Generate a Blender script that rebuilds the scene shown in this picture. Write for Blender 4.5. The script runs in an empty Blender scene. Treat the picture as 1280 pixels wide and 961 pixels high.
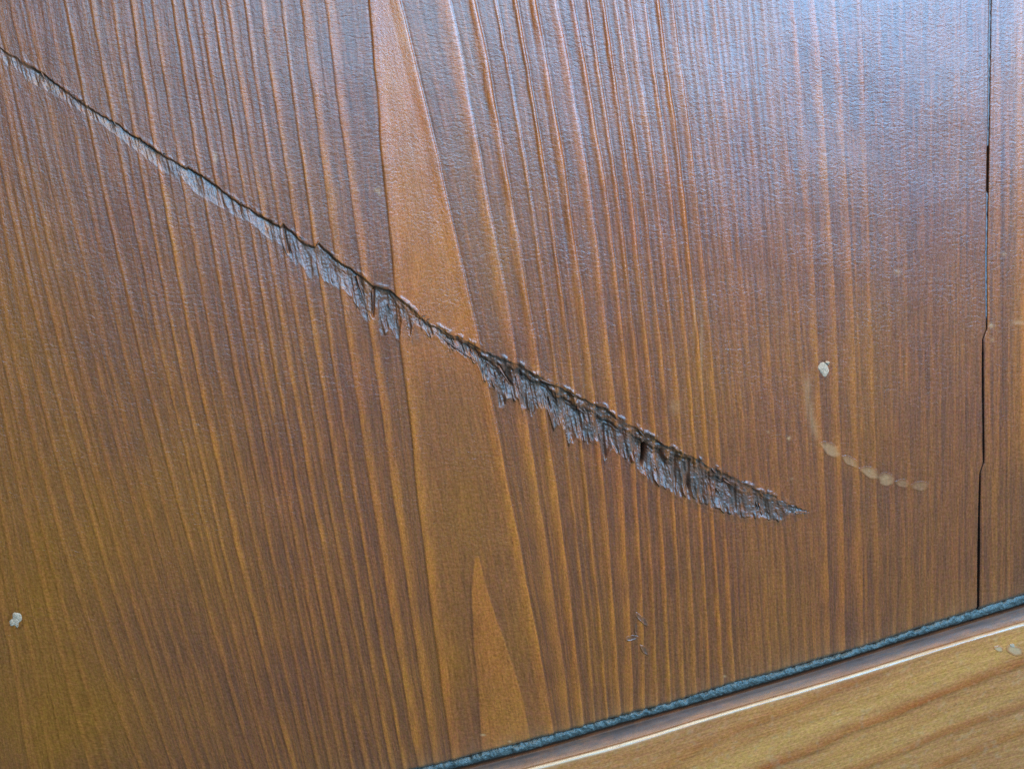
import bpy, math, random
import numpy as np
from mathutils import Matrix, Vector

random.seed(7)
rng = np.random.default_rng(11)
sc = bpy.context.scene
COL = sc.collection

# ------------------------------------------------------------------ camera
# The door face is the plane Y = 0 (X to the right, Z up, the viewer at negative Y).
# The camera was solved from the vanishing points of the board joint and of the rail.
FPX = 1244.0
CX, CY = 640.0, 480.5
DIST = 0.25                                   # metres from the lens to the board
PX = DIST / FPX                               # about 0.2 mm on the board


def nrm(v):
    v = np.array(v, float)
    return v / np.linalg.norm(v)


d_ax = nrm((510.0, 3500.0, FPX))              # world down, seen from the camera
r_ax = nrm((6010.0, -(510 * 6010 + FPX * FPX) / 3500.0, FPX))   # world right
n_ax = np.cross(r_ax, d_ax)                   # into the door
WM = np.stack([r_ax, n_ax, -d_ax])            # camera axes -> world
CAM = -DIST * (WM @ np.array([0, 0, 1.0]))


def P(px, py, h=0.0):
    """The point seen at (px, py) of the photograph lying h above the board plane."""
    px = np.asarray(px, float); py = np.asarray(py, float); h = np.asarray(h, float)
    px, py, h = np.broadcast_arrays(px, py, h)
    v = np.stack([(px - CX) / FPX, (py - CY) / FPX, np.ones_like(px)], -1)
    w = v @ WM.T
    t = (-h - CAM[1]) / w[..., 1]
    return CAM + w * t[..., None]


cam_data = bpy.data.cameras.new('camera')
cam = bpy.data.objects.new('camera', cam_data)
COL.objects.link(cam)
m = np.eye(4)
m[:3, 0] = WM @ np.array([1, 0, 0]); m[:3, 1] = WM @ np.array([0, -1, 0]); m[:3, 2] = WM @ np.array([0, 0, -1])
m[:3, 3] = CAM
cam.matrix_world = Matrix(m.tolist())
cam_data.sensor_width = 36.0
cam_data.lens = FPX / 1280.0 * 36.0
cam_data.clip_start = 0.01
cam_data.clip_end = 50.0
sc.camera = cam

# ------------------------------------------------------------------ light
world = bpy.data.worlds.new('World'); sc.world = world
world.use_nodes = True
bg = world.node_tree.nodes['Background']
bg.inputs['Color'].default_value = (1.0, 0.97, 0.93, 1)
bg.inputs['Strength'].default_value = 0.02


def window_light(px, py, dist, sx, sy, power, col, name):
    """A window whose mirror image in the varnish is centred at (px, py)."""
    p = P(px, py)
    w = p - CAM; w /= np.linalg.norm(w)
    w = w * np.array([1, -1, 1])
    ld = bpy.data.lights.new(name, 'AREA'); ld.shape = 'RECTANGLE'
    ld.size, ld.size_y = sx, sy; ld.energy = power; ld.color = col
    lo = bpy.data.objects.new(name, ld); COL.objects.link(lo)
    lo.location = Vector(p + dist * w)
    lo.rotation_euler = Vector(w).to_track_quat('Z', 'Y').to_euler()
    return lo


window_light(830, -200, 1.4, 1.9, 0.5, 31.0, (0.20, 0.58, 1.0), 'window')
window_light(1160, -120, 1.38, 0.7, 0.56, 14.0, (0.16, 0.52, 1.0), 'window')

# added fill lamp, no seen source: soft warm light from above the viewer, a little to the right
ld = bpy.data.lights.new('fill_light', 'AREA'); ld.shape = 'SQUARE'; ld.size = 0.3
ld.energy = 2.35; ld.color = (1.0, 0.92, 0.83)
lo = bpy.data.objects.new('fill_light', ld); COL.objects.link(lo)
lo.location = (0.19, -0.28, 0.33)
lo.rotation_euler = Vector(lo.location).to_track_quat('Z', 'Y').to_euler()
sc.view_settings.view_transform = 'Standard'
sc.view_settings.look = 'None'
sc.view_settings.exposure = 0.0
sc.view_settings.gamma = 1.0
sc.cycles.use_denoising = False
sc.cycles.max_bounces = 5


# ------------------------------------------------------------------ helpers
def sst(a, b, x):
    t = np.clip((x - a) / (b - a), 0, 1)
    return t * t * (3 - 2 * t)


def ip(pts, x):
    a = np.array(pts, float)
    return np.interp(x, a[:, 0], a[:, 1])


_TAB = rng.random((256, 256))


def noise(x, y, seed=0):
    """smooth value noise, 0..1"""
    x = np.asarray(x, float) + seed * 17.31; y = np.asarray(y, float) + seed * 9.77
    xi = np.floor(x).astype(int); yi = np.floor(y).astype(int)
    fx = x - xi; fy = y - yi
    fx = fx * fx * (3 - 2 * fx); fy = fy * fy * (3 - 2 * fy)
    a = _TAB[xi & 255, yi & 255]; b = _TAB[(xi + 1) & 255, yi & 255]
    c = _TAB[xi & 255, (yi + 1) & 255]; d = _TAB[(xi + 1) & 255, (yi + 1) & 255]
    return (a * (1 - fx) + b * fx) * (1 - fy) + (c * (1 - fx) + d * fx) * fy


def fbm(x, y, seed=0, o=3):
    s = 0; a = 0.5; t = 0
    for k in range(o):
        s = s + a * noise(x * 2 ** k, y * 2 ** k, seed + 3 * k); t += a; a *= 0.5
    return s / t


def make_mesh(name, verts, faces, mat, parent=None, attrs=None, uv=None, smooth=True):
    verts = np.asarray(verts, np.float32).reshape(-1, 3)
    faces = np.asarray(faces, np.int32)
    me = bpy.data.meshes.new(name)
    nf, k = faces.shape
    me.vertices.add(len(verts)); me.vertices.foreach_set('co', verts.ravel())
    me.loops.add(nf * k); me.loops.foreach_set('vertex_index', faces.ravel())
    me.polygons.add(nf)
    me.polygons.foreach_set('loop_start', np.arange(0, nf * k, k, dtype=np.int32))
    me.polygons.foreach_set('use_smooth', np.full(nf, smooth))
    me.update(calc_edges=True)
    for an, av in (attrs or {}).items():
        at = me.attributes.new(an, 'FLOAT', 'POINT')
        at.data.foreach_set('value', np.asarray(av, np.float32).ravel())
    if uv is not None:
        at = me.attributes.new('grain', 'FLOAT_VECTOR', 'POINT')
        g = np.zeros((len(verts), 3), np.float32); g[:, 0] = uv[0].ravel(); g[:, 1] = uv[1].ravel()
        at.data.foreach_set('vector', g.ravel())
    me.validate()
    me.materials.append(mat)
    o = bpy.data.objects.new(name, me); COL.objects.link(o)
    if parent is not None:
        o.parent = parent
    return o


def grid_faces(nr, nc):
    i = np.arange(nr - 1)[:, None] * nc + np.arange(nc - 1)[None, :]
    # wound so that the normals look at the viewer (rows go down, columns go right)
    return np.stack([i, i + nc, i + nc + 1, i + 1], -1).reshape(-1, 4)


def srgb(r, g, b):
    f = lambda c: (c / 255 / 12.92) if c / 255 <= 0.04045 else ((c / 255 + 0.055) / 1.055) ** 2.4
    return (f(r), f(g), f(b), 1.0)


# ------------------------------------------------------------------ materials
class NT:
    def __init__(s, name):
        s.m = bpy.data.materials.new(name); s.m.use_nodes = True
        s.t = s.m.node_tree; s.b = s.t.nodes['Principled BSDF']

    def n(s, kind, **kw):
        o = s.t.nodes.new(kind)
        for k, v in kw.items():
            setattr(o, k, v)
        return o

    def put(s, sock, v):
        if isinstance(v, bpy.types.NodeSocket):
            s.t.links.new(v, sock)
        elif v is not None:
            sock.default_value = v

    def attr(s, name, out='Fac'):
        return s.n('ShaderNodeAttribute', attribute_name=name).outputs[out]

    def math(s, op, a, b=None, c=None, clamp=False):
        o = s.n('ShaderNodeMath', operation=op, use_clamp=clamp)
        s.put(o.inputs[0], a); s.put(o.inputs[1], b); s.put(o.inputs[2], c)
        return o.outputs[0]

    def mix(s, f, a, b, mode='MIX'):
        o = s.n('ShaderNodeMix', data_type='RGBA', blend_type=mode)
        s.put(o.inputs[0], f); s.put(o.inputs[6], a); s.put(o.inputs[7], b)
        return o.outputs[2]

    def scale(s, v, sx, sy, sz=1.0):
        o = s.n('ShaderNodeMapping'); s.put(o.inputs['Vector'], v); o.inputs['Scale'].default_value = (sx, sy, sz)
        return o.outputs[0]

    def noise(s, v, scale=1.0, detail=2.0, rough=0.5, dist=0.0):
        o = s.n('ShaderNodeTexNoise'); s.put(o.inputs['Vector'], v)
        o.inputs['Scale'].default_value = scale; o.inputs['Detail'].default_value = detail
        o.inputs['Roughness'].default_value = rough; o.inputs['Distortion'].default_value = dist
        return o.outputs['Fac']

    def rng(s, v, a, b, c, d):
        o = s.n('ShaderNodeMapRange'); s.put(o.inputs[0], v)
        for k, x in enumerate((a, b, c, d)):
            o.inputs[k + 1].default_value = x
        return o.outputs[0]

    def bump(s, h, dist, strength, normal=None):
        o = s.n('ShaderNodeBump'); s.put(o.inputs['Height'], h)
        o.inputs['Distance'].default_value = dist; o.inputs['Strength'].default_value = strength
        if normal is not None:
            s.put(o.inputs['Normal'], normal)
        return o.outputs[0]


def wood(name, inter, stripe, olive, torn=(84, 70, 60), rough=0.31, peel=0.4, pore=1.0, palec=(208, 154, 104)):
    k = NT(name)
    g = k.attr('grain', 'Vector')
    fib = k.noise(k.scale(g, 0.55, 0.035), 1.0, 3, 0.6)                # long fibres
    fine = k.noise(k.scale(g, 0.26, 0.012), 1.0, 2, 0.55)
    spk = k.noise(k.scale(g, 0.42, 0.30), 1.0, 2, 0.7)                 # pores and flecks
    cloud = k.noise(k.scale(g, 0.011, 0.0055), 1.0, 3, 0.6)            # uneven stain
    c = k.mix(k.rng(cloud, 0.3, 0.7, 0, 1), srgb(*inter[0]), srgb(*inter[1]))
    c = k.mix(k.rng(fine, 0.42, 0.66, 0, 0.32), c, srgb(*stripe[1]))
    c = k.mix(k.attr('olive'), c, srgb(*olive))
    grit = k.noise(k.scale(g, 0.62, 0.36), 1.0, 2, 0.7)
    sp = k.math('MULTIPLY', k.attr('stripe'), k.rng(grit, 0.22, 0.62, 0.58, 1.12), clamp=True)
    c = k.mix(sp, c, k.mix(k.rng(cloud, 0.3, 0.7, 0, 1), srgb(*stripe[0]), srgb(*stripe[1])))
    c = k.mix(k.rng(fib, 0.3, 0.7, 0.0, 1.0), k.mix(1.0, c, (0.80, 0.78, 0.76, 1), 'MULTIPLY'), k.mix(1.0, c, (1.16, 1.16, 1.15, 1), 'MULTIPLY'))
    c = k.mix(pore, c, k.mix(k.rng(spk, 0.25, 0.75, 0, 1), k.mix(1.0, c, (0.70, 0.67, 0.62, 1), 'MULTIPLY'), k.mix(1.0, c, (1.28, 1.29, 1.30, 1), 'MULTIPLY')))
    hue = k.noise(k.scale(g, 0.23, 0.17), 1.0, 2, 0.6)
    c = k.mix(k.rng(hue, 0.34, 0.66, 0, 1), k.mix(1.0, c, (1.06, 0.95, 1.12, 1), 'MULTIPLY'), k.mix(1.0, c, (1.0, 1.01, 0.86, 1), 'MULTIPLY'))
    pr = k.noise(k.scale(g, 0.80, 0.055), 1.0, 1, 0.5)
    c = k.mix(k.rng(pr, 0.66, 0.74, 0, .55), c, k.mix(1.0, c, (0.50, 0.44, 0.42, 1), 'MULTIPLY'))
    c = k.mix(k.attr('vein_shade'), c, k.mix(1.0, c, (0.42, 0.38, 0.36, 1), 'MULTIPLY'))
    c = k.mix(k.attr('pale'), c, srgb(*palec))
    tn = k.noise(k.scale(g, 0.30, 0.06), 1.0, 3, 0.65)
    tc = k.mix(k.rng(tn, 0.3, 0.72, 0, 1), srgb(*[x * 0.74 for x in torn]), srgb(*[min(255, x * 1.22) for x in torn]))
    tp = k.noise(k.scale(g, 0.10, 0.045), 1.0, 3, 0.6)
    tc = k.mix(k.rng(tp, 0.46, 0.66, 0, .75), tc, k.mix(1.0, c, (0.86, 0.84, 0.84, 1), 'MULTIPLY'))
    c = k.mix(k.attr('torn'), c, tc)
    c = k.mix(k.attr('shade_dirt'), c, srgb(30, 26, 24))
    k.put(k.b.inputs['Base Color'], c)
    r = k.math('ADD', k.rng(spk, 0.2, 0.8, rough - 0.05, rough + 0.06), k.math('MULTIPLY', k.attr('torn'), 0.08))
    r = k.math('ADD', r, k.math('MULTIPLY', k.attr('stripe'), -0.03))
    r = k.math('ADD', r, k.math('MULTIPLY', k.attr('shade_dirt'), 0.30))
    k.put(k.b.inputs['Roughness'], r)
    k.put(k.b.inputs['Specular IOR Level'], k.math('MULTIPLY', k.rng(k.attr('shade_dirt'), 0, 1, 0.8, 0.2), k.rng(k.attr('torn'), 0, 1, 1.0, 0.62)))
    # varnish relief: short wrinkles across the grain, pores along it
    pl = k.noise(k.scale(g, 0.15, 0.24), 1.0, 3, 0.6, 0.8)
    patch = k.noise(k.scale(g, 0.016, 0.02), 1.0, 2, 0.5)
    b1 = k.bump(k.math('MULTIPLY', pl, k.rng(patch, 0.3, 0.7, 0.55, 1.35)), 0.00022, peel)
    b2 = k.bump(fib, 0.00008, 0.35, b1)
    b3 = k.bump(spk, 0.00006, 0.35, b2)
    k.put(k.b.inputs['Normal'], b3)
    return k.m


def plain(name, col, col2, rough, bump=0.0003, sc_=2500.0, spec=0.5):
    k = NT(name)
    tc = k.n('ShaderNodeTexCoord').outputs['Object']
    nz = k.noise(tc, sc_, 3, 0.6)
    n2 = k.noise(tc, sc_ * 0.35, 2, 0.6)
    c = k.mix(k.rng(nz, 0.3, 0.7, 0, 1), srgb(*col), srgb(*col2))
    c = k.mix(k.rng(n2, 0.45, 0.65, 0, 0.5), c, srgb(*[x * 0.7 for x in col]))
    k.put(k.b.inputs['Base Color'], c)
    k.b.inputs['Roughness'].default_value = rough
    k.b.inputs['Specular IOR Level'].default_value = spec
    k.put(k.b.inputs['Normal'], k.bump(nz, bump, 0.6))
    return k.m


M_BOARD = wood('stained_board', ((128, 77, 43), (113, 68, 47)), ((192, 114, 44), (184, 100, 44)), (152, 92, 30))
M_RAIL = wood('stained_rail', ((204, 132, 70), (182, 114, 70)), ((186, 100, 44), (172, 90, 42)), (216, 148, 78), rough=0.32, peel=0.35, palec=(214, 184, 142))
M_BEAD = plain('blue_grey_paste', (62, 70, 66), (96, 104, 98), 0.36, 0.0006, 1400.0)
M_FILL = plain('grey_joint_paste', (92, 92, 98), (120, 120, 126), 0.45, 0.0003, 2200.0)
M_BACK = plain('dark_backing', (22, 18, 16), (34, 28, 24), 0.7)
M_CHIP = plain('bare_pale_wood', (184, 146, 112), (216, 180, 148), 0.6, 0.0005, 2600.0)
M_DENT = plain('rubbed_pale_varnish', (168, 138, 108), (190, 162, 132), 0.42, 0.0002, 2000.0)
M_NICK = plain('blue_grey_scuff', (104, 104, 112), (128, 130, 140), 0.34, 0.0002, 2400.0)

# ------------------------------------------------------------------ grain lines traced over the board
ROWS = np.array([30., 240., 430., 680., 910.])
N_ = None
LINES = [  # x at y = 30, 240, 430, 680, 910
    (-150, -106, -62, -10, 32), (-128, -82, -38, 12, 57), (-84, -36, -8, 30, 108), (-62, -18, 2, 50, 129),
    (-44, -10, 10, 82, 160), (-32, 0, 35, 106, 182),
    (-30, 11, 56, 126, 201), (-9, 32, 79, 145, 221), (2, 50, 95, 164, 237), (21, 69, 116, 182, 251), (41, 85, 132, 200, 267),
    (67, 110, 155, 220, 286), (89, 131, 175, 239, 304), (120, 161, 204, 261, 325), (145, 185, 222, 276, 339),
    (170, 207, 242, 296, 356), (196, 234, 267, 320, 374), (220, 259, 289, 337, 389), (236, 274, 309, 355, 405),
    (256, 291, 326, 371, 419), (271, 306, 342, 385, 432), (290, 326, 361, 401, 451), (311, 345, 377, 422, 469),
    (332, 365, 396, 439, 482), (357, 386, 414, 456, 497), (384, 414, 442, 477, 520), (415, 443, 470, 506, 541),
    (471, 486, 508, 536, 565),                        # left edge of the broad flame
    (503, 549, 594, 646, 684),                        # its right edge
    (561, 602, 637, 676, 707), (596, 631, 667, 699, 726), (624, 660, 691, 719, 744), (649, 681, 712, 737, 760), (671, 704, 734, 755, 774),
    (697, 730, 760, 776, 788), (720, 752, 779, 796, 804), (739, 767, 792, 812, 820), (757, 784, 807, 827, 838),
    (772, 800, 826, 842, 856), (789, 817, 840, 859, 870), (809, 834, 857, 877, 888), (825, 850, 872, 891, 905),
    (842, 866, 887, 905, 919), (861, 885, 905, 925, 936), (875, 900, 919, 937, 951), (894, 915, 931, 955, 965), (909, 929, 942, 966, 975),
    (927, 945, 956, 980, 988), (938, 954, 970, 990, 998), (956, 969, 984, 1003, 1010), (966, 986, 997, 1015, 1020), (992, 1004, 1019, 1031, 1036),
    (1017, 1031, 1042, 1051, 1053), (1042, 1056, 1063, 1073, 1076), (1074, 1081, 1087, 1095, 1099), (1097, 1107, 1112, 1116, 1118),
    (1125, 1130, 1132, 1136, 1137), (1150, 1152, 1154, 1155, 1156), (1176, 1174, 1175, 1174, 1174), (1193, 1192, 1192, 1192, 1191),
    (1206, 1205, 1204, 1203, 1202), (1217, 1215, 1214, 1212, 1210), (1228, 1226, 1224, 1221, 1219),
]
NPRIM = len(LINES)
for i in range(NPRIM - 1):                    # fainter late growth between the main lines
    a_, b_ = LINES[i], LINES[i + 1]
    if i in (27,) or b_[1] - a_[1] < 11 or random.random() < .25:
        continue
    f_ = random.uniform(.35, .65)
    LINES.append(tuple(p * (1 - f_) + q * f_ for p, q in zip(a_, b_)))
K = len(LINES)
POLY = [np.polyfit((ROWS - 480) / 480, np.array(l, float), 2 if l[4] else 2) for l in LINES]
L_FLAME, R_FLAME = 27, 28
width = np.zeros(K); strength = np.zeros(K); ridge = np.zeros(K)
for i, l in enumerate(LINES):
    x = l[1]
    if i < L_FLAME:
        width[i] = random.uniform(3.8, 6.0); strength[i] = random.uniform(0.6, 0.95); ridge[i] = random.uniform(0.22, 0.45)
        if i < 12:
            strength[i] *= 0.62; ridge[i] *= 0.5; width[i] *= 1.35
    elif x < 870:
        width[i] = random.uniform(4.2, 6.2); strength[i] = random.uniform(0.65, 0.95); ridge[i] = random.uniform(0.8, 1.2)
    elif x < 1100:
        width[i] = random.uniform(4.5, 7.0); strength[i] = random.uniform(0.25, 0.55); ridge[i] = random.uniform(0.2, 0.45)
    else:
        width[i] = random.uniform(3.5, 6.0); strength[i] = random.uniform(0.12, 0.34); ridge[i] = 0.12
    if i >= NPRIM:
        width[i] = random.uniform(2.4, 4.2); strength[i] = random.uniform(.10, .42); ridge[i] = random.uniform(.05, .22)
for i in range(29, 42):
    ridge[i] = random.uniform(1.1, 1.7)
for i, w, s in ((27, 11, .9), (28, 11, .95), (29, 13, .85), (30, 9, .9), (31, 4, .7), (32, 4, .75), (33, 8, .85), (34, 9, .95),
                (25, 10, .85), (26, 9, .9), (52, 8, .7), (53, 8, .6), (51, 8, .6)):
    width[i] = w; strength[i] = s


def centres(y):
    """x of every grain line at heights y -> (len(y), K), kept in order"""
    t = (np.clip(y, -160, 1180) - 480) / 480
    c = np.stack([np.polyval(p, t) for p in POLY[:NPRIM]], -1)
    return np.maximum.accumulate(c + 0.0, axis=-1) + np.arange(NPRIM) * 1e-3


REF = centres(np.array([430.0]))[0]
REF_E = np.concatenate([[REF[0] - 400], REF, [REF[-1] + 300]])

WEDGE_L = ((693, 594), (740, 590), (810, 593), (880, 600), (1000, 606))
WEDGE_R = ((693, 598), (740, 610), (790, 627), (830, 640), (880, 655), (925, 663), (1000, 676))
OLIVE = ((40, 720, 90, 230, .75), (170, 640, 90, 120, .45), (90, 900, 120, 70, .6), (250, 600, 60, 120, .35), (30, 400, 70, 120, .35),
         (520, 250, 26, 150, .55), (585, 160, 24, 160, .35), (585, 610, 45, 120, .5), (560, 830, 30, 60, .55), (650, 800, 20, 60, .35),
         (625, 340, 22, 80, .45), (1085, 470, 26, 160, .35), (875, 470, 24, 80, .35), (760, 800, 40, 50, .2), (330, 760, 70, 60, .2))


def board_fields(X, Y):
    """stripe / vein / olive / height (px) and warped grain coordinate for a rows x columns grid of photo positions"""
    nr, nc = X.shape
    cen = None
    S = np.zeros_like(X); V = np.zeros_like(X); H = np.zeros_like(X); U = np.zeros_like(X)
    yy = Y
    t = (np.clip(yy, -160, 1180) - 480) / 480
    wob = (noise(X / 90, Y / 75, 5) - .5) * 1.4 + (noise(X / 14, Y / 16, 6) - .5) * .8
    xmin, xmax = X.min(0), X.max(0)
    for i in range(K):
        lo, hi = np.polyval(POLY[i], np.linspace(t.min(), t.max(), 12)).min() - 45, np.polyval(POLY[i], np.linspace(t.min(), t.max(), 12)).max() + 45
        js = np.where((xmax > lo) & (xmin < hi))[0]
        if len(js) == 0:
            continue
        a, b = js[0], js[-1] + 1
        c = np.polyval(POLY[i], t[:, a:b])
        sgn = -1.0 if (i <= L_FLAME or (i >= NPRIM and LINES[i][1] < 480)) else 1.0
        dw = 3.2 if 29 <= i < 42 else 1.4
        w = width[i] * (0.8 + 0.45 * noise(Y[:, a:b] / 60, i * 1.7, 9))
        q = (X[:, a:b] + wob[:, a:b] - c) * sgn              # positive on the sharp side
        st = strength[i] * (0.72 + 0.45 * noise(Y[:, a:b] / 38, i * 3.1, 12))
        brk = 0.55 + 0.75 * noise(X[:, a:b] / 3.0, Y[:, a:b] / 26, 19)
        soft = sst(-w * 1.05, w * 0.25, q + (brk - .9) * 2.0)
        cut = 1 - sst(w * .5 - 0.9, w * .5 + 0.9, q)
        S[:, a:b] = np.maximum(S[:, a:b], st * soft * cut * (1 - .35 * sst(620, 900, Y[:, a:b]) * (c < 480)) * np.clip(brk, .5, 1.05))
        vn = np.exp(-((q - w * .5 - 1.3) / 1.25) ** 2) * (0.25 + 0.75 * noise(Y[:, a:b] / 24, i * 5.3, 15))
        V[:, a:b] = np.maximum(V[:, a:b], vn * st * (0.62 if sgn < 0 else 0.3) * np.clip(brk, .3, 1.1))  # shade of the ridge's steep side painted in, stronger left of the flame
        H[:, a:b] += ridge[i] * 1.0 * (soft ** 1.5 * (1 - sst(w * .5 - dw, w * .5 + dw, q)) * 0.9 - 0.35 * np.exp(-((q - w * .5 - 1.8) / 1.6) ** 2)) * (.7 + .6 * noise(Y[:, a:b] / 50, i * 2.3, 18))
    # broad flame between its two edges, and the wedge under the gash
    cl = np.polyval(POLY[L_FLAME], t) - wob; cr = np.polyval(POLY[R_FLAME], t) - wob
    inb = sst(-1.5, 1.5, X - cl + 4) * sst(-1.5, 1.5, cr + 3 - X)
    f = (X - cl) / np.maximum(cr - cl, 1)
    edge = np.exp(-np.minimum(np.abs(X - cl), np.abs(cr - X)) / 16)
    up = 1 - sst(400, 520, Y)
    S = np.maximum(S, inb * (up * (0.70 + .28 * edge) + (1 - up) * (0.16 + .5 * edge * edge)) * (.62 + .5 * noise(X / 9, Y / 70, 21) + .4 * (fbm(X / 22, Y / 40, 22) - .4)))
    wl = ip(WEDGE_L, Y) - wob; wr = ip(WEDGE_R, Y) - wob
    wd = sst(-1.5, 1.5, X - wl) * sst(-1.2, 1.2, wr - X) * sst(690, 700, Y)
    S = np.maximum(S, wd * (.62 + .25 * noise(X / 12, Y / 22, 23) + .12 * (1 - sst(700, 860, Y))))
    V = np.maximum(V, 0.5 * np.exp(-((X - wl + 1.5) / 1.6) ** 2) * sst(700, 740, Y))
    H += 0.55 * wd * sst(-1, 2, wr - X) * sst(0, 14, X - wl)
    # bright grain-edge rim on the flame's right edge
    O = np.zeros_like(X)
    for (ox, oy, rx, ry, a_) in OLIVE:
        O += a_ * np.exp(-((X - ox) / rx) ** 2 - ((Y - oy) / ry) ** 2)
    O = np.clip(O * (0.6 + 0.8 * fbm(X / 30, Y / 80, 26)), 0, 0.85)
    # warped grain coordinate
    r0 = centres(Y[:, nc // 2])
    for j in range(nr):
        c = centres(np.array([Y[j, nc // 2]]))[0] if False else r0[j]
        ce = np.concatenate([[c[0] - 400], c, [c[-1] + 300]])
        U[j] = np.interp(X[j], ce, REF_E)
    # gentle undulation and fine brushed relief
    H += (fbm(U / 4.0, Y / 60, 31) - .5) * 0.35 + (fbm(X / 80, Y / 80, 33, 2) - .5) * 1.1
    return S, V, O, H, U


# edges of the boards
def y_edge(x):           # lower end of the boards
    return ip(((-400, 1182), (0, 1078), (300, 1013), (555, 956), (664, 927.5), (727, 911), (780, 896), (836, 882), (872, 870.5), (917, 856), (968, 843), (1019, 828), (1081, 810.5), (1162, 783), (1223, 764), (1280, 746), (1480, 682), (1700, 612)), x)


def y_dark(x):           # crevice between the paste line and the rail
    return ip(((-400, 1198), (0, 1096), (300, 1030), (577, 961.5), (664, 940), (727, 922), (780, 906), (855, 886), (931, 864), (1019, 838), (1142, 799.5), (1280, 758), (1480, 695), (1700, 625)), x)


def y_arris(x):          # bright rounded edge of the rail
    return ip(((-400, 1232), (0, 1124), (300, 1056), (560, 988), (671, 959.5), (780, 931.5), (874, 901), (931, 884), (1019, 859), (1150, 818.5), (1203, 801.5), (1280, 780), (1480, 722), (1700, 655)), x)


def x_joint(y):
    return ip(((-300, 1242), (0, 1238), (150, 1236), (240, 1234.5), (320, 1233), (412, 1233.6), (424, 1228.6), (460, 1228.6), (520, 1229.2), (578, 1229.8), (590, 1225.2), (640, 1224), (770, 1222.5), (1200, 1220)), y)


def gap_w(y):            # half width of the open joint
    return ip(((-300, 1.0), (150, 1.0), (188, 1.0), (237, 1.0), (245, .9), (400, .7), (414, .3), (423, .25), (440, .7), (560, .85), (577, .4), (586, .25), (600, .8), (680, 1.25), (770, 1.0), (1200, 1.0)), y)


# gash outline
G_UP = ((-120, -8), (-60, 27), (0, 60), (28, 77), (50, 88), (80, 111), (112, 135), (142, 152), (169, 171), (206, 194), (232, 211), (236, 210), (249, 217), (275, 236), (297, 253), (322, 266), (350, 284), (354, 281), (367, 290), (380, 305),
        (394, 309), (397, 303), (425, 328), (440, 336), (466, 357), (488, 362), (505, 379), (527, 397), (541, 405), (556, 414), (587, 428), (616, 444), (646, 454), (674, 471), (696, 483), (724, 496), (745, 506), (756, 509), (773, 523), (794, 534), (817, 548), (846, 563),
        (864, 569), (892, 585), (911, 592), (930, 604), (949, 613), (967, 620), (982, 628), (1001, 635), (1014, 640))
G_LO = ((-120, 4), (-60, 38), (0, 73), (10, 86), (14, 82), (37, 104), (75, 124), (112, 148), (141, 168), (169, 189), (206, 218), (224, 226), (229, 226), (245, 244), (269, 257), (294, 271), (316, 278), (331, 296), (345, 302), (357, 316), (369, 331), (374, 327), (386, 349), (392, 344), (406, 352), (421, 358),
        (430, 362), (443, 378), (454, 396), (461, 402), (466, 397), (468, 380), (472, 384), (474, 412), (477, 420), (483, 418), (487, 408), (491, 412), (499, 427), (502, 404), (506, 397), (512, 425), (517, 405), (528, 408), (536, 420), (544, 418), (552, 426), (559, 431), (587, 448), (597, 455), (604, 474), (614, 482), (621, 490), (624, 506), (630, 507), (635, 498), (647, 500), (654, 512), (660, 508),
        (664, 523), (670, 508), (684, 510), (692, 539), (700, 527), (707, 541), (711, 557), (718, 549), (724, 547), (736, 553), (747, 552), (752, 563), (756, 575), (762, 560), (777, 569), (788, 577), (797, 584), (808, 597), (827, 607), (840, 614), (862, 622), (881, 629), (896, 635), (915, 641), (926, 645), (949, 646),
        (975, 650), (986, 642), (1005, 640), (1014, 641))
G_DEPTH = ((-120, 3.0), (0, 3.0), (120, 3.8), (230, 4.6), (350, 5.2), (450, 5.2), (500, 5), (560, 6.0), (620, 6.5), (700, 8), (800, 9), (880, 7), (950, 4.5), (1000, 2), (1014, 0.2))


def cover(x):
    """outer limits of the torn mesh (slow-varying)"""
    xs = np.arange(-130, 1030, 1.0)
    lo = ip(G_LO, xs); up = ip(G_UP, xs)
    lom = np.array([lo[max(0, i - 12):i + 13].max() for i in range(len(xs))])
    k = np.ones(15) / 15
    lom = np.convolve(np.pad(lom, 7, 'edge'), k, 'valid')
    ups = np.array([up[max(0, i - 5):i + 6].min() for i in range(len(xs))])
    ups = np.convolve(np.pad(ups, 7, 'edge'), k, 'valid')
    return np.interp(x, xs, ups) - 9, np.interp(x, xs, lom) + 7


X0, X1, GX0, GX1 = -170.0, 1450.0, -112.0, 1013.0
door = bpy.data.objects.new('wooden_door', None); COL.objects.link(door)
door['label'] = 'scratched brown stained wooden door with a long diagonal gash across its boards'
door['category'] = 'door'; door['kind'] = 'thing'


def local_pts(X, Y, H):
    """board plane points raised H px along the door's normal"""
    p = P(X, Y, 0.0)
    p[..., 1] -= H * PX
    return p


# ------------------------------------------------------------------ boards
def bevel_h(dist, r, depth):
    """drop of a worn edge, dist px inside it"""
    return -depth * (1 - sst(0, r, dist))


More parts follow.
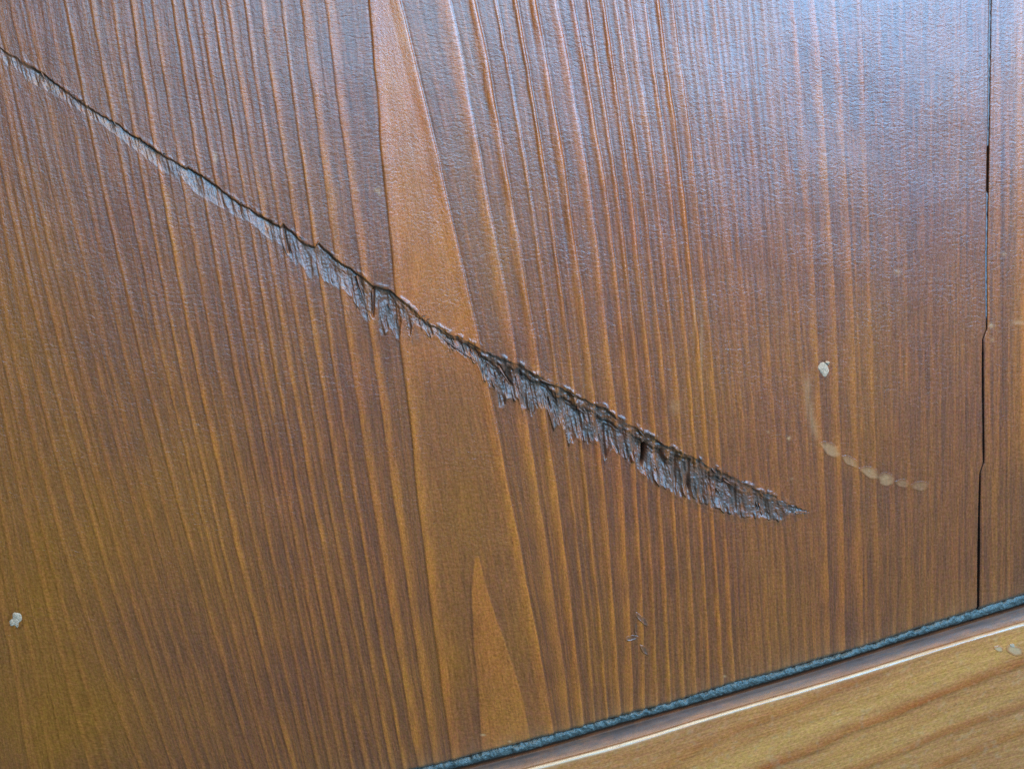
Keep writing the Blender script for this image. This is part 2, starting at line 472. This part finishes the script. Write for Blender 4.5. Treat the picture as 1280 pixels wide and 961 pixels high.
def build_board(name, left):
    if left:
        xs = np.arange(X0, 1231.0, 1.15); xs = np.concatenate([xs, [1228.8, 1229.6, 1230.2, 1230.6, 1230.85, 1231.0]]); xs = np.unique(np.round(xs, 3))
    else:
        xs = np.concatenate([[0, .15, .4, .8, 1.4, 2.2], np.arange(3.2, 222, 1.15)]) + 1231.0
    ts = np.concatenate([np.linspace(0, .97, 430), np.linspace(.971, 1.0, 26)])
    nr, nc = len(ts), len(xs)
    XX = np.broadcast_to(xs[None], (nr, nc)).copy()
    y_top = -150.0
    if left:
        wgt = sst(1120, 1231, xs)[None]
    else:
        wgt = (1 - sst(1231, 1340, xs))[None]
    YY = y_top + ts[:, None] * (y_edge(XX) - y_top)
    side = -1 if left else 1
    XX = XX + wgt * (x_joint(YY) - 1231.0 + side * gap_w(YY) * (1.0 + 0.35 * (noise(YY / 7, 0, 41) - .5)))
    YY = y_top + ts[:, None] * (y_edge(XX) + (noise(XX / 7, 3, 44) - .5) * 3.0 - y_top)
    S, V, O, H, U = board_fields(XX, YY)
    if not left:
        # the neighbour board is close-grained: no traced lines, fine streaks only
        u = XX + (YY - 480) * 0.004
        st = fbm(u / 3.2, YY / 260, 51)
        S = sst(.42, .75, st) * .5 + 0.35 * np.exp(-((u - 1281) / 13) ** 2) * (1 - sst(480, 620, YY)) + .2 * np.exp(-((u - 1330) / 20) ** 2)
        V = sst(.60, .8, 1 - st) * .3
        O = 0.5 * np.exp(-((u - 1278) / 16) ** 2) * (1 - sst(460, 640, YY))
        H = (fbm(u / 4, YY / 70, 53) - .5) * .5 + (fbm(XX / 80, YY / 80, 55, 2) - .5) * 0.9
        U = u
    else:
        S = S * (1 - .3 * sst(1180, 1215, XX))
    if left:
        dj = 1231.0 - xs[None] + 0 * YY
    else:
        dj = xs[None] - 1231.0 + 0 * YY
    db = y_edge(XX) - YY
    worn = np.exp(-np.maximum(db, 0) / 16) * (0.35 + .5 * noise(XX / 8, YY / 14, 58))
    H = H + bevel_h(dj, 1.6, .5) + bevel_h(db, 7.0, 4.5)
    H = H - 14 * (1 - sst(0, .3, dj)) - 12 * (1 - sst(0, .25, db))
    pale = 0.30 * worn * sst(.1, .6, S + .3)
    shade_dirt = 0.75 * (1 - sst(0, 4.5, db)) + .95 * (1 - sst(.2, 1.0, dj))  # shade painted on the lower end and the joint sides
    torn = 0.35 * np.exp(-np.maximum(db, 0) / 6)
    # rubbed trail beside the pale chip
    if left:
        tx = ip(((462, 1010), (480, 1009), (520, 1013), (550, 1022)), YY)
        pale = np.maximum(pale, .26 * np.exp(-((XX - tx) / 5.0) ** 2) * sst(462, 482, YY) * (1 - sst(538, 556, YY)) * (.4 + .9 * noise(XX / 3, YY / 16, 61)))
        for (sx, sy, rr) in ((1030, 462, 9.0), (20, 775, 9.5)):
            rd = np.hypot((XX - sx) / 1.0, (YY - sy) / 1.12)
            V = np.maximum(V, .8 * np.exp(-((rd - rr) / 1.8) ** 2) * noise(XX / 3, YY / 3, 62))
        for (sx, sy, rx, ry, a_) in ((269, 197, 2.2, 7, .5), (471, 238, 3.5, 1.6, .7), (474, 240, 1.4, 5, .5), (986, 548, 2, 1.5, .9), (604, 918, 3, 1.2, .9), (637, 926, 2.5, 1.5, .7), (906, 845, 2, 1.4, .6),
                                     (844, 508, 6, 8, .22), (1122, 340, 4, 3, .35), (990, 598, 3, 1, .3), (877, 430, 1.4, 40, .3), (868, 395, 1.2, 30, .3), (960, 540, 1.5, 1.5, .4)):
            pale = np.maximum(pale, a_ * np.exp(-((XX - sx) / rx) ** 2 - ((YY - sy) / ry) ** 2))
    else:
        for (sx, sy, rx, ry, a_) in ((1239, 407, 3, 2.5, .7), (1274, 403, 9, 2.5, .4), (1255, 318, 3, 2, .4), (1240, 425, 2, 2, .4)):
            pale = np.maximum(pale, a_ * np.exp(-((XX - sx) / rx) ** 2 - ((YY - sy) / ry) ** 2))
    F = grid_faces(nr, nc)
    if left:
        a, b = cover(XX)
        ins = (YY > a + 3.5) & (YY < b - 3.5) & (XX > GX0 + 3) & (XX < GX1 - 4)
        F = F[~ins.ravel()[F].all(1)]
    o = make_mesh(name, local_pts(XX, YY, H), F, M_BOARD, door,
                  dict(stripe=np.clip(S, 0, 1), vein_shade=np.clip(V, 0, 1), olive=np.clip(O, 0, 1), pale=np.clip(pale, 0, .9), shade_dirt=np.clip(shade_dirt, 0, 1), torn=np.clip(torn, 0, 1)),
                  (U, YY))
    return o


board = build_board('board', True)
board['label'] = 'wide board with strong grain and a diagonal gash'
board2 = build_board('board', False)
board2['label'] = 'close grained board beyond the open joint'


# ------------------------------------------------------------------ the gash
def build_gash():
    xs = np.arange(GX0, GX1, 0.8)
    nv = 118
    up_c, lo_c = cover(xs)
    XX = np.broadcast_to(xs[None], (nv, len(xs))).copy()
    YY = up_c[None] + np.linspace(0, 1, nv)[:, None] * (lo_c - up_c)[None]
    S, V, O, H, U = board_fields(XX, YY)
    jag = (noise(U / 2.6, YY / 60, 71) - .5)
    Ug = ip(G_UP, XX) + (noise(XX / 3.2, 5, 72) - .5) * 2.6 + (noise(XX / 9, 5, 73) - .5) * 2.2
    # the torn lower edge follows the fibres, so shear the outline with them
    big = sst(330, 620, XX)
    Lg = ip(G_LO, XX) + jag * (3.0 + 3.5 * big) * (1 - .8 * sst(960, 1010, XX))
    Lg = Ug + (Lg - Ug) * (1 - .10 * (1 - sst(230, 340, XX))) + (1 - big) * (noise(U / 5, 3, 66) - .5) * 3.5
    W = np.maximum(Lg - Ug, 1.0)
    q = (YY - Ug) / W
    D = ip(G_DEPTH, XX) * (.35 + 1.2 * noise(XX / 13, 2, 69) * noise(XX / 41, 2, 70) ** .5)
    inside = sst(-.6, .6, YY - Ug) * sst(-1.2 - 1.6 * big - 4.0 * (1 - big), 1.2 + 1.4 * big + 4.5 * (1 - big), Lg - YY)
    fray = sst(.0, .34, (1 - q) + .9 * (fbm(U / 2.6, YY / 16, 94) - .36))
    # left: a knife-like cut, steep upper wall and a slope that faces up
    wall = sst(-0.6, 1.8 + 3.6 * noise(XX / 12, 3, 68), YY - Ug)
    f1 = wall * np.clip(1 - q, 0, 1) ** 1.0
    # right: crushed fibres under the lip, a dark step, then a wide torn shelf
    qs = .27 + .26 * (noise(XX / 14, YY / 30, 75) - .5) + .12 * (noise(XX / 4, 2, 76) - .5)
    crumbs = fbm(U / 6.5, YY / 5.5, 77)
    f2 = wall * (0.30 + 0.55 * (crumbs - .4)) * (1 - sst(qs - .03, qs + .04, q)) + sst(qs - .12, qs + .10, q) * (0.22 + 0.78 * np.clip(1 - (q - qs) / (1 - qs), 0, 1) ** 1.2)
    f2 = f2 * (1 - sst(.90, 1.0, q))
    f = f1 * (1 - big) + f2 * big
    fib = fbm(U / 2.4, YY / 16, 79) - .5
    fib2 = noise(U / 6.0, YY / 30, 81) - .5
    fine = fbm(XX / 1.9, YY / 2.4, 83) - .5
    body = np.clip(np.sin(np.pi * np.clip(q, 0, 1)), 0, 1) ** .5
    h = -D * f + inside * body * (fib * (1.3 + 2.0 * big) + fib2 * (1.2 + 2.6 * big) + fine * (.7 + .9 * big))
    # cross ridges on the shelf at the right end
    h += inside * body * sst(780, 850, XX) * 1.6 * (noise(U / 4.2, YY / 45, 84) - .5)
    # lifted tips along the lower edge
    tip = sst(.72, .93, q) * (1 - sst(.97, 1.02, q)) * big * sst(.45, .75, noise(U / 4.0, 1, 85))
    h += tip * 2.6
    # raised rim of pushed-up varnish over the upper lip
    rim = np.exp(-((YY - Ug + 2.5) / 2.6) ** 2) * (1 - inside) * sst(.42, .72, noise(XX / 7, YY / 9, 67))
    rz = sst(460, 520, XX) * (1 - sst(960, 1000, XX))
    h += rim * ((0.3 + 1.0 * noise(XX / 6, 3, 86)) * (0.35 + .65 * rz) + rz * 2.4 * (fbm(XX / 3, YY / 3, 87) - .45))
    low_rim = np.exp(-((YY - Lg - 1.5) / 2.2) ** 2) * (1 - inside)
    h += low_rim * .35 * big
    # the black split
    cx = 804.8 - (YY - 568) * .10 + 1.2 * np.sin((YY - 556) / 8)
    cr = np.exp(-((XX - cx) / 1.7) ** 2) * sst(553, 558, YY) * (1 - sst(576, 585, YY))
    h -= 16 * cr
    for (ax, ay, bx, by, dp, wd_) in ((467, 360, 466, 398, 5, 1.3), (622, 455, 641, 484, 5, 1.8), (756, 535, 757, 574, 4, 1.5), (862, 575, 861, 615, 4, 1.6), (919, 606, 920, 640, 3.5, 1.5), (355, 285, 361, 318, 3, 1.3), (846, 566, 845, 610, 3, 1.4), (886, 590, 890, 630, 3, 1.3)):
        tt = np.clip((YY - ay) / (by - ay), 0, 1)
        xx = ax + (bx - ax) * tt
        h -= dp * np.exp(-((XX - xx) / wd_) ** 2) * sst(ay - 3, ay + 2, YY) * (1 - sst(by - 6, by + 1, YY))
    torn = inside * (.78 + .22 * noise(XX / 4, YY / 6, 88)) * (.64 + .36 * big) * (1 - big * .55 * (1 - fray))
    torn = torn * (1 - big * .55 * (1 - sst(qs - .06, qs + .04, q)) * sst(.4, .62, fbm(XX / 5, YY / 3.5, 96)))
    torn = np.maximum(torn, rim * rz * .8 * sst(.3, .6, fbm(XX / 3, YY / 3, 87)))
    # scraped smear under the middle of the gash
    sm = np.exp(-((XX - 520) / 26) ** 2) * sst(0, 6, YY - Lg) * (1 - sst(12, 30, YY - Lg)) * noise(U / 2.5, YY / 30, 89)
    sm2 = big * sst(-1, 2, YY - Lg) * np.exp(-np.maximum(YY - Lg, 0) / 7) * noise(U / 2.2, YY / 25, 90)
    torn = np.maximum(torn, .6 * sm + .55 * sm2 * sst(600, 640, XX))
    shade_dirt = inside * np.exp(-((YY - Ug - 1.4) / 1.5) ** 2) * .3 * (1 - big) * sst(.25, .6, noise(XX / 13, 4, 92)) + inside * big * np.exp(-((q - qs) / .05) ** 2) * .6 * sst(.45, .75, noise(XX / 9, 7, 93))  # shade under the lip and along the step, painted over the dirt
    shade_dirt = np.maximum(shade_dirt, np.clip(cr * 1.3, 0, 1))  # the split's inner shade goes into the colour too
    end = sst(GX0, GX0 + 6, XX) * (1 - sst(GX1 - 8, GX1 - 1, XX))
    Hh = H + 0.12 + h * end
    make_mesh('gash', local_pts(XX, YY, Hh), grid_faces(nv, len(xs)), M_BOARD, board,
              dict(stripe=np.clip(S, 0, 1), vein_shade=np.clip(V * (1 - inside), 0, 1), olive=np.clip(O, 0, 1), pale=0 * S, shade_dirt=np.clip(shade_dirt, 0, 1), torn=np.clip(torn, 0, 1)), (U, YY))['label'] = 'long ragged grey gash torn across the grain'


build_gash()


# ------------------------------------------------------------------ splinters
def splinter(p0, p1, w, h0, h1, sag=0.0, parent=None):
    """a tapered sliver of wood from p0 to its tip p1 (photo positions), four sided"""
    n = 5
    vs = []; fs = []
    dx, dy = p1[0] - p0[0], p1[1] - p0[1]
    l = math.hypot(dx, dy) or 1
    nx, ny = -dy / l, dx / l
    for k in range(n):
        t = k / (n - 1)
        cx = p0[0] + dx * t + nx * sag * math.sin(t * 2.4); cy = p0[1] + dy * t + ny * sag * math.sin(t * 2.4)
        hh = h0 + (h1 - h0) * t + 1.1 * math.sin(t * math.pi)
        ww = w * (1 - t) ** .7 * (0.85 + .3 * random.random()) + .12
        vs += [(cx - nx * ww, cy - ny * ww, hh - .3), (cx, cy, hh + ww * .8), (cx + nx * ww, cy + ny * ww, hh - .3), (cx, cy, hh - ww * .9)]
        if k:
            a = 4 * (k - 1)
            for s in range(4):
                fs.append((a + s, a + (s + 1) % 4, a + 4 + (s + 1) % 4, a + 4 + s))
    fs.append((0, 3, 2, 1)); fs.append((4 * n - 4, 4 * n - 3, 4 * n - 2, 4 * n - 1))
    v = np.array(vs)
    pts = local_pts(v[:, 0], v[:, 1], v[:, 2])
    one = np.ones(len(v))
    return make_mesh('splinter', pts, fs, M_BOARD, parent, dict(torn=one * random.uniform(.55, .95), stripe=one * .3, vein_shade=one * 0, olive=one * 0, pale=one * 0, shade_dirt=one * random.uniform(0, .15)),
                     (v[:, 0] + random.random() * 50, v[:, 1]))


for k in range(46):        # whiskers along the upper lip
    x = random.uniform(225, 985) if k > 8 else random.uniform(20, 230)
    y = float(ip(G_UP, x))
    a = math.radians(random.uniform(15, 70)) if random.random() < .7 else math.radians(random.uniform(-60, 10))
    l = random.uniform(4, 9) * (0.7 if x < 260 else 1.0)
    s = random.choice((-1, 1))
    splinter((x, y - .5), (x + l * math.cos(a) , y + l * math.sin(a) * s * .7), random.uniform(.6, 1.3), -1.0, random.uniform(.3, 1.6), random.uniform(-.8, .8), board)
for k in range(30):        # slivers lying down the grain from the shelf
    x = random.uniform(360, 960)
    u = float(ip(G_UP, x)); lo = float(ip(G_LO, x))
    y = u + (lo - u) * random.uniform(.35, .8)
    l = random.uniform(6, 15)
    D = float(ip(G_DEPTH, x))
    splinter((x, y), (x + l * .16 + random.uniform(-1, 1), y + l), random.uniform(.7, 1.7), -D * .45, random.uniform(-.5, 1.2), random.uniform(-1, 1), board)
for (a, b, w) in (((623, 458), (640, 483), 1.8), ((466, 362), (467, 397), 1.2), ((446, 345), (456, 378), 1.8), ((544, 416), (596, 452), 1.6),
                  ((797, 535), (808, 548), 1.6), ((889, 584), (896, 592), 2.0), ((905, 600), (914, 604), 1.7), ((674, 474), (692, 480), 1.8), ((722, 510), (732, 516), 1.7), ((352, 300), (360, 320), 1.3), ((50, 88), (60, 103), 1.5), ((141, 150), (147, 160), 1.4)):
    splinter(a, b, w, -2.0, 1.2, .6, board)


# ------------------------------------------------------------------ chips, dents, nicks
def blob(name, cx, cy, rx, ry, rot, mat, parent, h=1.0, dish=False, base=0.4, seed=0, label=None, fn=None):
    """a small irregular patch with thickness: domed flake or dished dent"""
    nr, ns = 7, 22
    vs = []
    ca, sa = math.cos(rot), math.sin(rot)
    for i in range(nr + 1):
        r = i / nr
        for j in range(ns):
            a = 2 * math.pi * j / ns
            rag = 1 + .85 * (float(noise(math.cos(a) * 1.6 + 5, math.sin(a) * 1.6 + 5, seed + 2)) - .5)
            x = rx * r * rag * math.cos(a); y = ry * r * rag * math.sin(a)
            if dish:
                hh = base + h * (-(1 - r * r) + 1.35 * math.exp(-((r - .85) / .15) ** 2) * .5) if i < nr else -.5
            else:
                hh = base + h * (1 - r ** 3) * (.55 + .9 * float(noise(x / 2.2 + 9, y / 2.2, seed + 7))) if i < nr else -.6
            vs.append((cx + ca * x - sa * y, cy + sa * x + ca * y, hh))
    v = np.array(vs)
    fs = []
    for i in range(nr):
        for j in range(ns):
            a = i * ns + j; b = i * ns + (j + 1) % ns
            fs.append((a, a + ns, b + ns, b))
    pts = (fn or local_pts)(v[:, 0], v[:, 1], v[:, 2])
    o = make_mesh(name, pts, fs, mat, parent)
    if label:
        o['label'] = label
    return o


def mark(name, cx, cy, rx, ry, rot, key, amount, dip, parent=None, rim=0.5, fn=None, mat=None, seed=0, lift=.10):
    """a shallow pressed or rubbed spot in the finish whose edges fade into the wood"""
    nr, ns = 9, 26
    ca, sa = math.cos(rot), math.sin(rot)
    vs = []; am = []
    for i in range(nr + 1):
        r = i / nr
        for j in range(ns):
            a = 2 * math.pi * j / ns
            rag = 1 + .5 * (float(noise(math.cos(a) * 1.6 + 5, math.sin(a) * 1.6 + 5, seed + 2)) - .5)
            x = rx * 1.25 * r * rag * math.cos(a); y = ry * 1.25 * r * rag * math.sin(a)
            vs.append((cx + ca * x - sa * y, cy + sa * x + ca * y, lift + dip * math.exp(-((r - .72) / .16) ** 2) * rim * (.5 + .5 * math.sin(a)) if r < 1 else lift - .35))
            n_ = float(fbm(x / 3 + 4, y / 3, seed + 9))
            am.append(amount * float(1 - sst(.25, 1.0, r)) * (.62 + .35 * math.exp(-((r - .7) / .2) ** 2) * (1 + math.sin(a)) * .7 + .5 * (n_ - .5)))
    v = np.array(vs); am = np.clip(np.array(am), 0, 1)
    fs = [(i * ns + j, (i + 1) * ns + j, (i + 1) * ns + (j + 1) % ns, i * ns + (j + 1) % ns) for i in range(nr) for j in range(ns)]
    if fn is None:
        S, V, O, H, U = board_fields(v[:, 0].reshape(-1, ns), v[:, 1].reshape(-1, ns))
        pts = local_pts(v[:, 0], v[:, 1], v[:, 2] + H.ravel()); S, V, O = S.ravel(), V.ravel(), O.ravel(); uv = (U.ravel(), v[:, 1])
    else:
        S = 0 * am; V = S; O = S; pts = fn(v[:, 0], v[:, 1], v[:, 2]); uv = (v[:, 1], v[:, 0])
    at = dict(stripe=np.clip(S, 0, 1), vein_shade=np.clip(V, 0, 1), olive=np.clip(O, 0, 1), pale=0 * am, shade_dirt=0 * am, torn=0 * am)
    at[key] = am
    return make_mesh(name, pts, fs, mat or M_BOARD, parent, at, uv)


blob('chip', 1030, 462, 6.6, 8.4, .1, M_CHIP, board, .5, base=.2, seed=1, label='pale chip beside the rubbed trail')
blob('chip', 1034, 453, 3.0, 2.0, .4, M_CHIP, board, 1.4, seed=3)
blob('chip', 20, 775, 7.6, 9.0, .2, M_CHIP, board, .4, base=.2, seed=5, label='round pale chip near the left end')
for k, (x, y, rx, ry, rot, am) in enumerate(((1038.5, 562, 14, 7, .55, .8), (1062, 576, 11, 5.4, .6, .6), (1087, 590, 12, 5.8, .45, .75), (1108, 599, 9.5, 8, .2, .8), (1128, 604, 8, 5.4, .1, .4), (1150, 607, 10, 5.4, .1, .42))):
    mark('dent', x, y, rx, ry, rot, 'pale', am * .88, .35, board, seed=20 + k)
for k, (x, y, rx, ry, rot) in enumerate(((803, 774, 10, 3.0, .8), (789, 797, 7.0, 2.8, -.15), (805.5, 812, 7.5, 2.8, .9), (795, 785, 1.8, 8, 0.05))):
    mark('nick', x, y, rx, ry, rot, 'torn', 1.0, 1.8, board, seed=40 + k)

# ------------------------------------------------------------------ paste in the vertical joint
ys = np.arange(-145, 790, 1.5)
off = np.array([-2.6, -1.2, 0, 1.2, 2.6])
XX = x_joint(ys)[:, None] + off[None]; YY = np.broadcast_to(ys[:, None], XX.shape).copy()
dep = ip(((-150, .9), (150, 1.2), (182, 2.2), (192, 13), (232, 13), (242, 1.6), (330, 1.2), (395, 1.6), (430, 6), (440, 14), (565, 14), (578, 6), (586, 5), (596, 14), (800, 14)), ys)
H = -dep[:, None] - 0.5 * np.abs(off)[None] * 0 + (fbm(XX / 3, YY / 6, 91) - .5) * 1.6
make_mesh('joint_paste', local_pts(XX, YY, H), grid_faces(*XX.shape), M_FILL, door)

# ------------------------------------------------------------------ rough paste line along the rail
xs = np.arange(-165, 1452, 1.2)
rows = np.linspace(0, 1, 15)
XX = np.broadcast_to(xs[None], (len(rows), len(xs))).copy()
lump = (fbm(xs / 9, 0 * xs, 95) - .5)
top = y_edge(xs) - 0.4 + lump * 6 + (fbm(xs / 3.5, 0 * xs, 96) - .5) * 3; bot = y_dark(xs) - 0.8
YY = top[None] + rows[:, None] * (bot - top)[None]
prof = np.sin(np.pi * np.clip(rows, 0, 1) ** .85) ** .7
H = -6.0 + prof[:, None] * (4.2 + 5.0 * (fbm(XX / 9, YY / 9, 97) - .5)) + (fbm(XX / 2.6, YY / 2.6, 99) - .5) * 2.6
H = np.where(rows[:, None] > .93, -6.5, H)
make_mesh('paste_line', local_pts(XX, YY, H), grid_faces(*XX.shape), M_BEAD, door)['label'] = 'rough blue grey line of paste along the rail'

# ------------------------------------------------------------------ bottom rail
RH = 15.0                                     # px the rail's face stands proud
prof = []                                     # (fraction crevice->arris, extra px below the arris, height)
prof += [(-0.10, 0, -7.0), (0.0, 0, -3.0)]
for t in np.linspace(.06, .84, 14):
    prof.append((t, 0, -2.0 + (RH - 3.6) * (0.30 * t + 0.70 * t ** 1.6) / .84))
for a in np.linspace(.1, 1, 9):
    prof.append((.84 + .28 * a, 0, RH - 3.6 + 3.6 * math.sin(a * math.pi / 2) - .8 * (1 - a)))
prof += [(1.12, e, RH) for e in np.concatenate([np.arange(1.2, 190, 1.6), np.arange(192, 420, 8)])]
prof = np.array(prof)
xs = np.arange(-165, 1452, 1.6)
XX = np.broadcast_to(xs[None], (len(prof), len(xs))).copy()
yd, ya = y_dark(xs), y_arris(xs)
kk = np.ones(61) / 61
sm_ = lambda a: np.convolve(np.pad(a, 30, 'edge'), kk, 'valid')
yd, ya = sm_(yd), sm_(ya)
YY = yd[None] + prof[:, 0:1] * (ya - yd)[None] + prof[:, 1:2]
HH = np.broadcast_to(prof[:, 2:3], XX.shape).copy()
B = YY - ya[None]                              # px below the arris
# rail grain runs along the rail and closes up to the right
A1 = ip(((-200, 260), (600, 140), (960, 84), (1020, 75), (1121, 61), (1213, 55), (1280, 46), (1460, 26)), XX)
A2 = ip(((-200, 300), (600, 190), (1051, 121), (1142, 111), (1280, 101), (1460, 84)), XX)
A3 = ip(((-200, 330), (600, 230), (1233, 139), (1280, 135), (1460, 122)), XX)
wob = (noise(XX / 60, B / 60, 101) - .5) * 5
S = np.zeros_like(XX); V = np.zeros_like(XX); Hg = np.zeros_like(XX)
for A, w, s in ((A1, 7, .85), (A2, 6, .6), (A3, 6, .6), (A1 * .5, 6, .22), (A1 - 62, 8, .5), ((A1 + A2) * .5, 6, .2)):
    qd = B + wob + 2.5 * (noise(XX / 16, B / 8, 115) - .5) - A
    S = np.maximum(S, s * sst(-w * 1.8, w * .2, qd) * (1 - sst(w * .4, w * .4 + 2, qd)) * (.7 + .5 * noise(XX / 50, A / 9, 103)))
    V = np.maximum(V, .5 * s * np.exp(-((qd - w * .5 - 2) / 2) ** 2))
    Hg += .5 * s * sst(-w * 2, w * .2, qd) * (1 - sst(w * .3, w * .4 + 3, qd))
face = sst(0, 8, B)
O = face * np.clip(.75 * np.exp(-((B - A1 + 26) / 15) ** 2) + .5 * np.exp(-((B - A2 + 20) / 16) ** 2) + .3 * fbm(XX / 70, B / 14, 105), 0, .9)
HH = HH + face * (Hg + (fbm(XX / 60, B / 5, 107) - .5) * .7) + (fbm(XX / 22, YY / 9, 108) - .5) * .8 * (prof[:, 0:1] < 1.0)
slope = (1 - sst(.80, .95, np.broadcast_to(prof[:, 0:1], XX.shape)))
arris_glint = np.exp(-((B + .8) / 3.0) ** 2)  # highlight along the rounded edge, put into the colour
pale = .80 * arris_glint * (.25 + .55 * noise(XX / 14, B / 2, 109) + .5 * noise(XX / 70, 0, 114)) + face * .12 * sst(.62, .8, fbm(XX / 7, B / 5, 110))
torn = .62 * slope * (1 - .6 * sst(.45, .85, prof[:, 0:1])) * (.8 + .3 * noise(XX / 40, B / 4, 111)); shade_dirt = np.maximum(.7 * (1 - sst(.05, .5, prof[:, 0:1])), (.36 + .34 * (1 - sst(.1, .75, prof[:, 0:1]))) * slope * (.85 + .3 * noise(XX / 60, B / 3, 113)))  # bevel colour darkened towards the crevice to stand in for weaker light


def rail_pts(X, Y, H):
    return P(X, Y, H * PX)


rail = make_mesh('rail', rail_pts(XX, YY, HH), grid_faces(*XX.shape), M_RAIL, door,
                 dict(stripe=np.clip(S * face, 0, 1), vein_shade=np.clip(V * face, 0, 1), olive=np.clip(O, 0, 1), pale=np.clip(pale, 0, .9), shade_dirt=np.clip(shade_dirt, 0, 1), torn=np.clip(torn, 0, 1)), (B * 1.0, XX * .8))
rail['label'] = 'lighter ochre rail with a highlight painted on its rounded edge'
blob('chip', 1265, 807, 3.6, 3.0, .3, M_CHIP, rail, .7, base=.3, seed=60, fn=lambda a, b, c: rail_pts(a, b, c + RH))
for k, (x, y, rx, ry) in enumerate(((1249, 811, 5, 3), (1269, 812, 8, 5))):
    mark('nick', x, y, rx, ry, .3, 'pale', .75, .2, rail, fn=lambda a, b, c: rail_pts(a, b, c + RH + .5), mat=M_RAIL, seed=70 + k)

# ------------------------------------------------------------------ backing behind the boards
c = [local_pts(np.array(x), np.array(y), np.array(h)) for (x, y) in ((X0, -148), (X0, 1150), (1448, 640), (1448, -148)) for h in (-30.0, -20.0)]
vs = np.array(c)
make_mesh('back_panel', vs, [(1, 3, 5, 7), (0, 6, 4, 2), (0, 2, 3, 1), (2, 4, 5, 3), (4, 6, 7, 5), (6, 0, 1, 7)], M_BACK, door, smooth=False)
